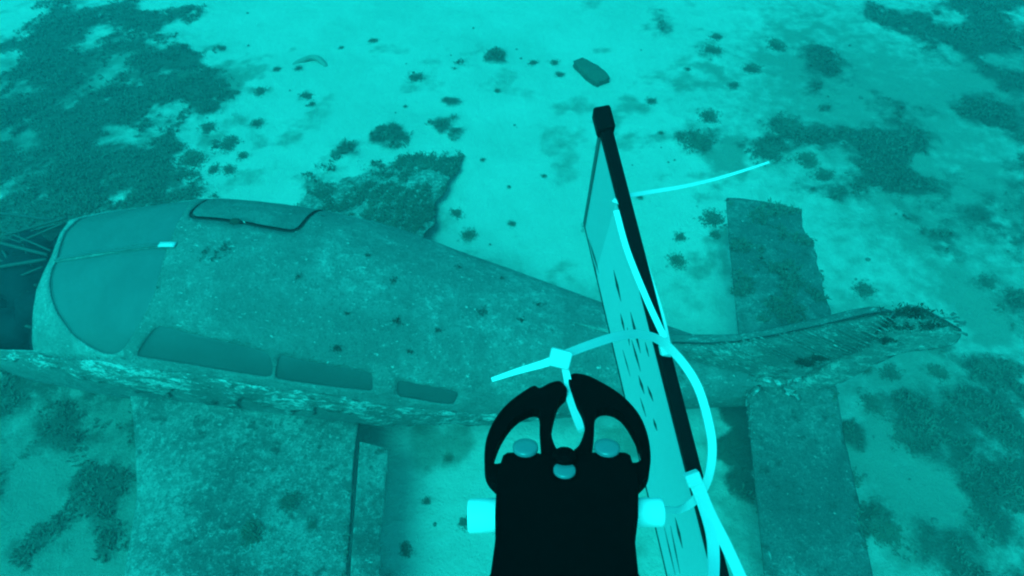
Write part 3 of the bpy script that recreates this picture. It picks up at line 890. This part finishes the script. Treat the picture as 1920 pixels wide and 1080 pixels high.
# stones and shell bits
bm_protos = [rough_blob('pebble', .03, M['stone'], None, 100 + k, .35, 2, 2.0, .6) for k in range(3)]
first = {0, 1, 2}
spots = []
while len(spots) < 70:
    u, v = random.uniform(380, 1900), random.uniform(20, 1060)
    p = at(u, v, 0); d = np.array(p[:2]) - PO; s, l = d @ PA, d @ PP
    if -1.5 < s < 4.1 and -.75 < l < .7: continue
    if -.4 < s < 1.55 and -2.2 < l: continue
    if 3.3 < s < 4.1: continue
    spots.append((u, v))
for k, (u, v) in enumerate(spots):
    i = k % 3
    o = bm_protos[i] if i in first else bm_protos[i].copy()
    if i not in first: COL.objects.link(o)
    first.discard(i)
    drop(o, u, v, .004, random.uniform(0, 6.28)); sc = random.choice([.25, .3, .35, .45, .6]) * random.uniform(.8, 1.3)
    o.scale = (sc * random.uniform(.8, 1.4), sc, sc)
    tag(o, 'small grey pebble lying ' + where(u, v), 'pebble', 'pebbles scattered over the sand')

# ------------------------------------------------------------------ the printed board held ahead of the lens
SC = .65 / .80
A_ = rigp(1130, 225, .65); N_ = rigp(1350, 1080, .65 * SC); 
B_dir = rigp(1097, 415, 1.0) - rig(0, 0, 0); cam0 = rig(0, 0, 0)
Lv = N_ - A_
dB = (A_ - cam0).dot(Lv) / B_dir.dot(Lv)
B_ = cam0 + B_dir * dB
Sv = B_ - A_
Lu, Su = Lv.normalized(), Sv.normalized()
Nv = Lu.cross(Su).normalized()
if Nv.dot(cam0 - A_) < 0: Nv = -Nv
LEN, WID = Lv.length * 1.12, Sv.length
board = empty('survey_board', A_)
tag(board, 'white printed board with a black edge held upright by cable ties ahead of the gripper', 'sign board')
bi = Matrix.Translation(A_)
def bp(a, b, n=0.0):
    """board coordinates in metres: a along the long edge, b across, n off the printed face"""
    return Lu * a + Su * b + Nv * n
def slab(name, a0, a1, b0, b1, n0, n1, mat, parent, bev=.0008):
    V = [bp(a, b, n) for n in (n0, n1) for a, b in ((a0, b0), (a1, b0), (a1, b1), (a0, b1))]
    F = [(0, 1, 2, 3), (4, 5, 6, 7), (0, 1, 5, 4), (1, 2, 6, 5), (2, 3, 7, 6), (3, 0, 4, 7)]
    bm = bmesh.new(); vv = [bm.verts.new(v) for v in V]
    for f in F: bm.faces.new([vv[i] for i in f])
    o = bm_obj(name, bm, mat, parent)
    if bev: bevel(o, bev)
    return o
panel = slab('panel', .006, LEN, .006, WID, -.002, .002, M['board'], board)
slab('printed_sheet', .085, LEN - .01, .012, WID - .012, .0022, .0028, M['sheet'], board, 0)
slab('edge_channel', 0, LEN, -.006, .007, -.007, .006, M['blackplastic'], board, .002)
slab('end_strip', .002, .010, .007, WID, -.004, .004, M['strip'], board, .001)
slab('lower_edge', .006, LEN, WID, WID + .003, -.003, .003, M['blackplastic'], board, .0005)
slab('corner_cap', -.012, .016, -.010, .010, -.010, .009, M['blackplastic'], board, .003)
def board_uv(u, v):
    d = rigp(u, v, 1.0) - cam0; t = (A_ - cam0).dot(Nv) / d.dot(Nv); q = cam0 + d * t - A_
    return q.dot(Lu), q.dot(Su)
marks = [(1155, 505, 1169, 565, 4.5), (1168, 587, 1176, 623, 3.5), (1181, 613, 1185, 647, 2.5), (1187, 584, 1206, 661, 5.5), (1189, 636, 1206, 696, 3.5),
         (1107, 447, 1127, 512, 1.6), (1112, 480, 1124, 520, 1.4), (1202, 703, 1213, 738, 4.5), (1219, 722, 1230, 752, 4),
         (1230, 784, 1237, 807, 4), (1205, 745, 1216, 780, 2), (1271, 969, 1285, 1027, 4.5), (1250, 987, 1271, 1078, 1.8), (1262, 985, 1280, 1075, 1.8),
         (1172, 655, 1186, 705, 1.6), (1215, 640, 1222, 668, 2.2)]
for (u0, v0, u1, v1, w) in marks:
    a0, b0 = board_uv(u0, v0); a1, b1 = board_uv(u1, v1)
    au, bu = board_uv((u0 + u1) / 2 + w / 2, (v0 + v1) / 2); al, bl = board_uv((u0 + u1) / 2 - w / 2, (v0 + v1) / 2)
    V = [bp(a0, b0, .0033), bp(au, bu, .0033), bp(a1, b1, .0033), bp(al, bl, .0033)]
    V += [v - Nv * .0004 for v in V]
    mesh_obj('print_stroke', V, [(0, 1, 2, 3), (7, 6, 5, 4), (0, 1, 5, 4), (1, 2, 6, 5), (2, 3, 7, 6), (3, 0, 4, 7)], M['print'], board)

# ------------------------------------------------------------------ gripper
AL = R(25)
G_TAN = math.tan(AL); G_H = .22
gY = rig(0, math.sin(AL), math.cos(AL)) - cam0          # along the arm
gX = Vector((1, 0, 0)); gN = gX.cross(gY).normalized()
if gN.dot(rig(0, 1, 0) - cam0) < 0: gN = -gN
G0 = rig(0, -G_H, 0)                                     # where the arm axis passes under the lens
grip = empty('gripper', G0)
tag(grip, 'black two-jawed gripper with steel bolts on a dark arm', 'gripper')
def gp(u, v):
    """photo position -> (x, y) in the plane of the gripper"""
    d = rigp(u, v, 1.0) - cam0
    t = (G0 - cam0).dot(gN) / d.dot(gN); q = cam0 + d * t - G0
    return q.dot(gX), q.dot(gY)
def gw(x, y, n=0.0): return gX * x + gY * y + gN * n
def cut(name, outer, holes, mat, top, thick, parent, bev=.0015, smooth_n=4):
    bm = bmesh.new(); es = []
    for lp in [outer] + holes:
        c = catmull([gp(*p) for p in lp], smooth_n, True)
        vs_ = [bm.verts.new(gw(p[0], p[1], top)) for p in c]
        es += [bm.edges.new((vs_[i], vs_[(i + 1) % len(vs_)])) for i in range(len(vs_))]
    bmesh.ops.triangle_fill(bm, use_beauty=True, use_dissolve=False, edges=es)
    for f in bm.faces:
        if f.normal.dot(gN) < 0: f.normal_flip()
    ret = bmesh.ops.extrude_face_region(bm, geom=bm.faces[:])
    for v in [g for g in ret['geom'] if isinstance(g, bmesh.types.BMVert)]: v.co -= gN * thick
    o = bm_obj(name, bm, mat, parent)
    if bev: bevel(o, bev, 2)
    return o
jawL = [(948, 918), (926, 905), (911, 885), (908, 855), (912, 822), (925, 790), (946, 762), (972, 740), (1000, 723), (1012, 727), (1030, 718), (1048, 714), (1059, 722), (1063, 734),
        (1048, 750), (1038, 780), (1034, 812), (1042, 838), (1051, 846), (1054, 866), (1050, 900), (1000, 915)]
holeL = [(926, 868), (929, 843), (944, 810), (965, 783), (990, 768), (1010, 768), (1012, 800), (1013, 862), (985, 872), (950, 866)]
jawR = [(1180, 918), (1203, 905), (1217, 885), (1220, 848), (1212, 806), (1194, 770), (1160, 736), (1112, 708), (1085, 700), (1071, 702), (1066, 714),
        (1077, 740), (1093, 772), (1097, 800), (1087, 832), (1074, 846), (1069, 864), (1072, 900), (1120, 915)]
holeR = [(1117, 772), (1139, 763), (1165, 775), (1188, 808), (1203, 845), (1199, 864), (1175, 868), (1135, 872), (1110, 862), (1114, 815)]
cut('jaw', jawL, [holeL], M['black'], .0, .006, grip, .001)
cut('jaw', jawR, [holeR], M['black'], .0, .006, grip, .001)
body = [(932, 903), (940, 872), (952, 857), (1010, 858), (1040, 868), (1080, 868), (1108, 857), (1172, 857), (1184, 872), (1195, 903), (1196, 960), (1195, 985), (1188, 992),
        (1196, 1085), (1205, 1140), (910, 1140), (920, 1085), (932, 990), (928, 980), (930, 940)]
cut('body', body, [], M['black'], .003, .030, grip, .002, 2)
x0, y0 = gp(915, 1140); x1, y1 = gp(1205, 1140)
V = [gw(x, y, n) for y in (y0 + .004, y0 - .25) for x, n in ((x0, .002), (x1, .002), (x1, -.026), (x0, -.026))]
o = mesh_obj('arm', V, [(0, 1, 2, 3), (4, 5, 6, 7), (0, 1, 5, 4), (1, 2, 6, 5), (2, 3, 7, 6), (3, 0, 4, 7)], M['black'], grip); bevel(o, .004)
def disc(name, u, v, r, h, n0, mat, dome=.3):
    x, y = gp(u, v); k = 20; V, F = [], []
    for rr, hh in ((r, 0), (r, h * .7), (r * .85, h), (r * .4, h * (1 + dome * .3))):
        for i in range(k):
            a = 2 * math.pi * i / k; V.append(gw(x + rr * math.cos(a), y + rr * math.sin(a), n0 + hh))
    for q in range(3):
        for i in range(k): F.append((q * k + i, q * k + (i + 1) % k, (q + 1) * k + (i + 1) % k, (q + 1) * k + i))
    F.append(tuple(range(3 * k, 4 * k)))
    return mesh_obj(name, V, F, mat, grip, True)
disc('bolt', 985, 851, .0062, .0022, .003, M['steel'])
disc('bolt', 1137, 851, .0062, .0022, .003, M['steel'])
disc('bolt', 1058, 893, .0052, .0016, .003, M['steel'])
disc('pivot_boss', 1058, 872, .0058, .005, .002, M['black'])
def peg(u0, v0, u1, v1, r, mat):
    """white axle stub sticking out of the side of the body"""
    a, b = gp(u0, v0), gp(u1, v1)
    pa, pb = gw(a[0], a[1], -.010), gw(b[0], b[1], -.010)
    pl = [pa.lerp(pb, t) for t in (0, .04, .1, .5, .9, .96, 1)]
    sc_ = [.86, .96, 1, 1, 1, .96, .86]
    return sweep('axle_stub', pl, circle_prof(r, 18), mat, grip, gN, True, lambda t: float(np.interp(t, [i / 6 for i in range(7)], sc_)))
peg(945, 934, 876, 936, .0074, M['white'])
peg(1185, 929, 1247, 929, .0064, M['white'])

# ------------------------------------------------------------------ cable ties
def tie(pts, w=.0075, t=.0016, n=10, name='strap', parent=None, taper=None, nrm=None):
    P3 = catmull([rigp(u, v, d) for u, v, d in pts], n)
    return sweep(name, [Vector(p) for p in P3], strap_prof(w, t), M['nylon'], parent, nrm or (cam0 - rig(0, 0, 1)), False, taper)
def tie_head(u, v, d, ang, size, parent):
    bm = bmesh.new(); bmesh.ops.create_cube(bm, size=1.0)
    o = bm_obj('head', bm, M['nylon'], parent)
    o.scale = (size, size * .85, size * .7); o.location = rigp(u, v, d)
    o.rotation_euler = (Matrix.Rotation(math.pi / 2 - PITCH, 3, 'X') @ Matrix.Rotation(R(ang), 3, 'Z')).to_euler()
    bevel(o, .12, 3)
    return o
tA = empty('cable_tie'); tag(tA, 'white cable tie gripped in the jaws and looped round the board', 'cable tie', 'white cable ties')
tail_taper = lambda t: .55 + .45 * min(1, t * 1.3)
tie([(922, 712, .365), (970, 696, .362), (1015, 683, .360), (1045, 673, .360)], .0048, .0015, 6, 'tail', tA, tail_taper)
tie_head(1050, 672, .360, -14, .0125, tA)
tie([(1060, 664, .360), (1110, 645, .385), (1160, 630, .42), (1200, 627, .46), (1240, 640, .50), (1280, 680, .52), (1310, 730, .52), (1330, 800, .51), (1335, 850, .51), (1326, 900, .51),
     (1305, 935, .51), (1275, 955, .50), (1245, 955, .46), (1220, 950, .43)], .0072, .0017, 8, 'strap', tA, lambda t: (.68 + .32 * min(1, t / .3)) if t < .78 else 1.0 - .45 * (t - .78) / .22)
tie([(1058, 684, .360), (1064, 712, .358), (1068, 740, .350), (1080, 775, .340), (1094, 806, .330)], .0048, .0018, 8, 'strap', tA, lambda t: .8 + .5 * t)
tB = empty('cable_tie'); tag(tB, 'white cable tie round the black edge with a long tail curving over the sand', 'cable tie', 'white cable ties')
tie([(1442, 304, .72), (1400, 318, .71), (1340, 336, .70), (1280, 350, .68), (1220, 360, .66), (1172, 368, .635)], .0046, .0013, 8, 'tail', tB, tail_taper)
tie([(1150, 375, .632), (1166, 385, .622), (1192, 440, .61), (1217, 520, .60), (1238, 590, .588), (1249, 640, .578), (1250, 668, .570)], .0072, .0016, 8, 'strap', tB, lambda t: .6 + .5 * t)
tie([(1155, 395, .618), (1176, 470, .600), (1212, 560, .580), (1246, 634, .560)], .0060, .0014, 8, 'strap', tB)
tie_head(1249, 655, .562, 12, .0115, tB)
tC = empty('cable_tie'); tag(tC, 'white cable tie clasping the board low down with two ends trailing away', 'cable tie', 'white cable ties')
tie_head(1299, 897, .50, 20, .0125, tC)
tie([(1300, 900, .50), (1318, 945, .492), (1334, 1000, .48), (1338, 1050, .47), (1336, 1110, .45)], .0092, .0017, 8, 'strap', tC)
tie([(1308, 905, .498), (1330, 960, .488), (1360, 1020, .475), (1392, 1090, .46), (1410, 1130, .45)], .0088, .0017, 8, 'strap', tC)

# ------------------------------------------------------------------ sea water between the lens and the bottom
bm = bmesh.new(); bmesh.ops.create_cube(bm, size=1.0)
for v in bm.verts: v.co = Vector((v.co.x * 48, v.co.y * 46 + 5, -1.4 if v.co.z < 0 else 4.35))
hz = bm_obj('haze', bm)
hm = bpy.data.materials.new('sea_water'); hm.use_nodes = True
hn, hl = hm.node_tree.nodes, hm.node_tree.links; hn.clear()
pv = hn.new('ShaderNodeVolumePrincipled'); pv.inputs['Color'].default_value = (.45, .80, .92, 1); pv.inputs['Density'].default_value = .032
pv.inputs['Anisotropy'].default_value = 0.2
ho = hn.new('ShaderNodeOutputMaterial'); hl.new(pv.outputs[0], ho.inputs['Volume'])
hz.data.materials.append(hm)
tag(hz, 'turbid green-blue sea water', 'water', kind='stuff')
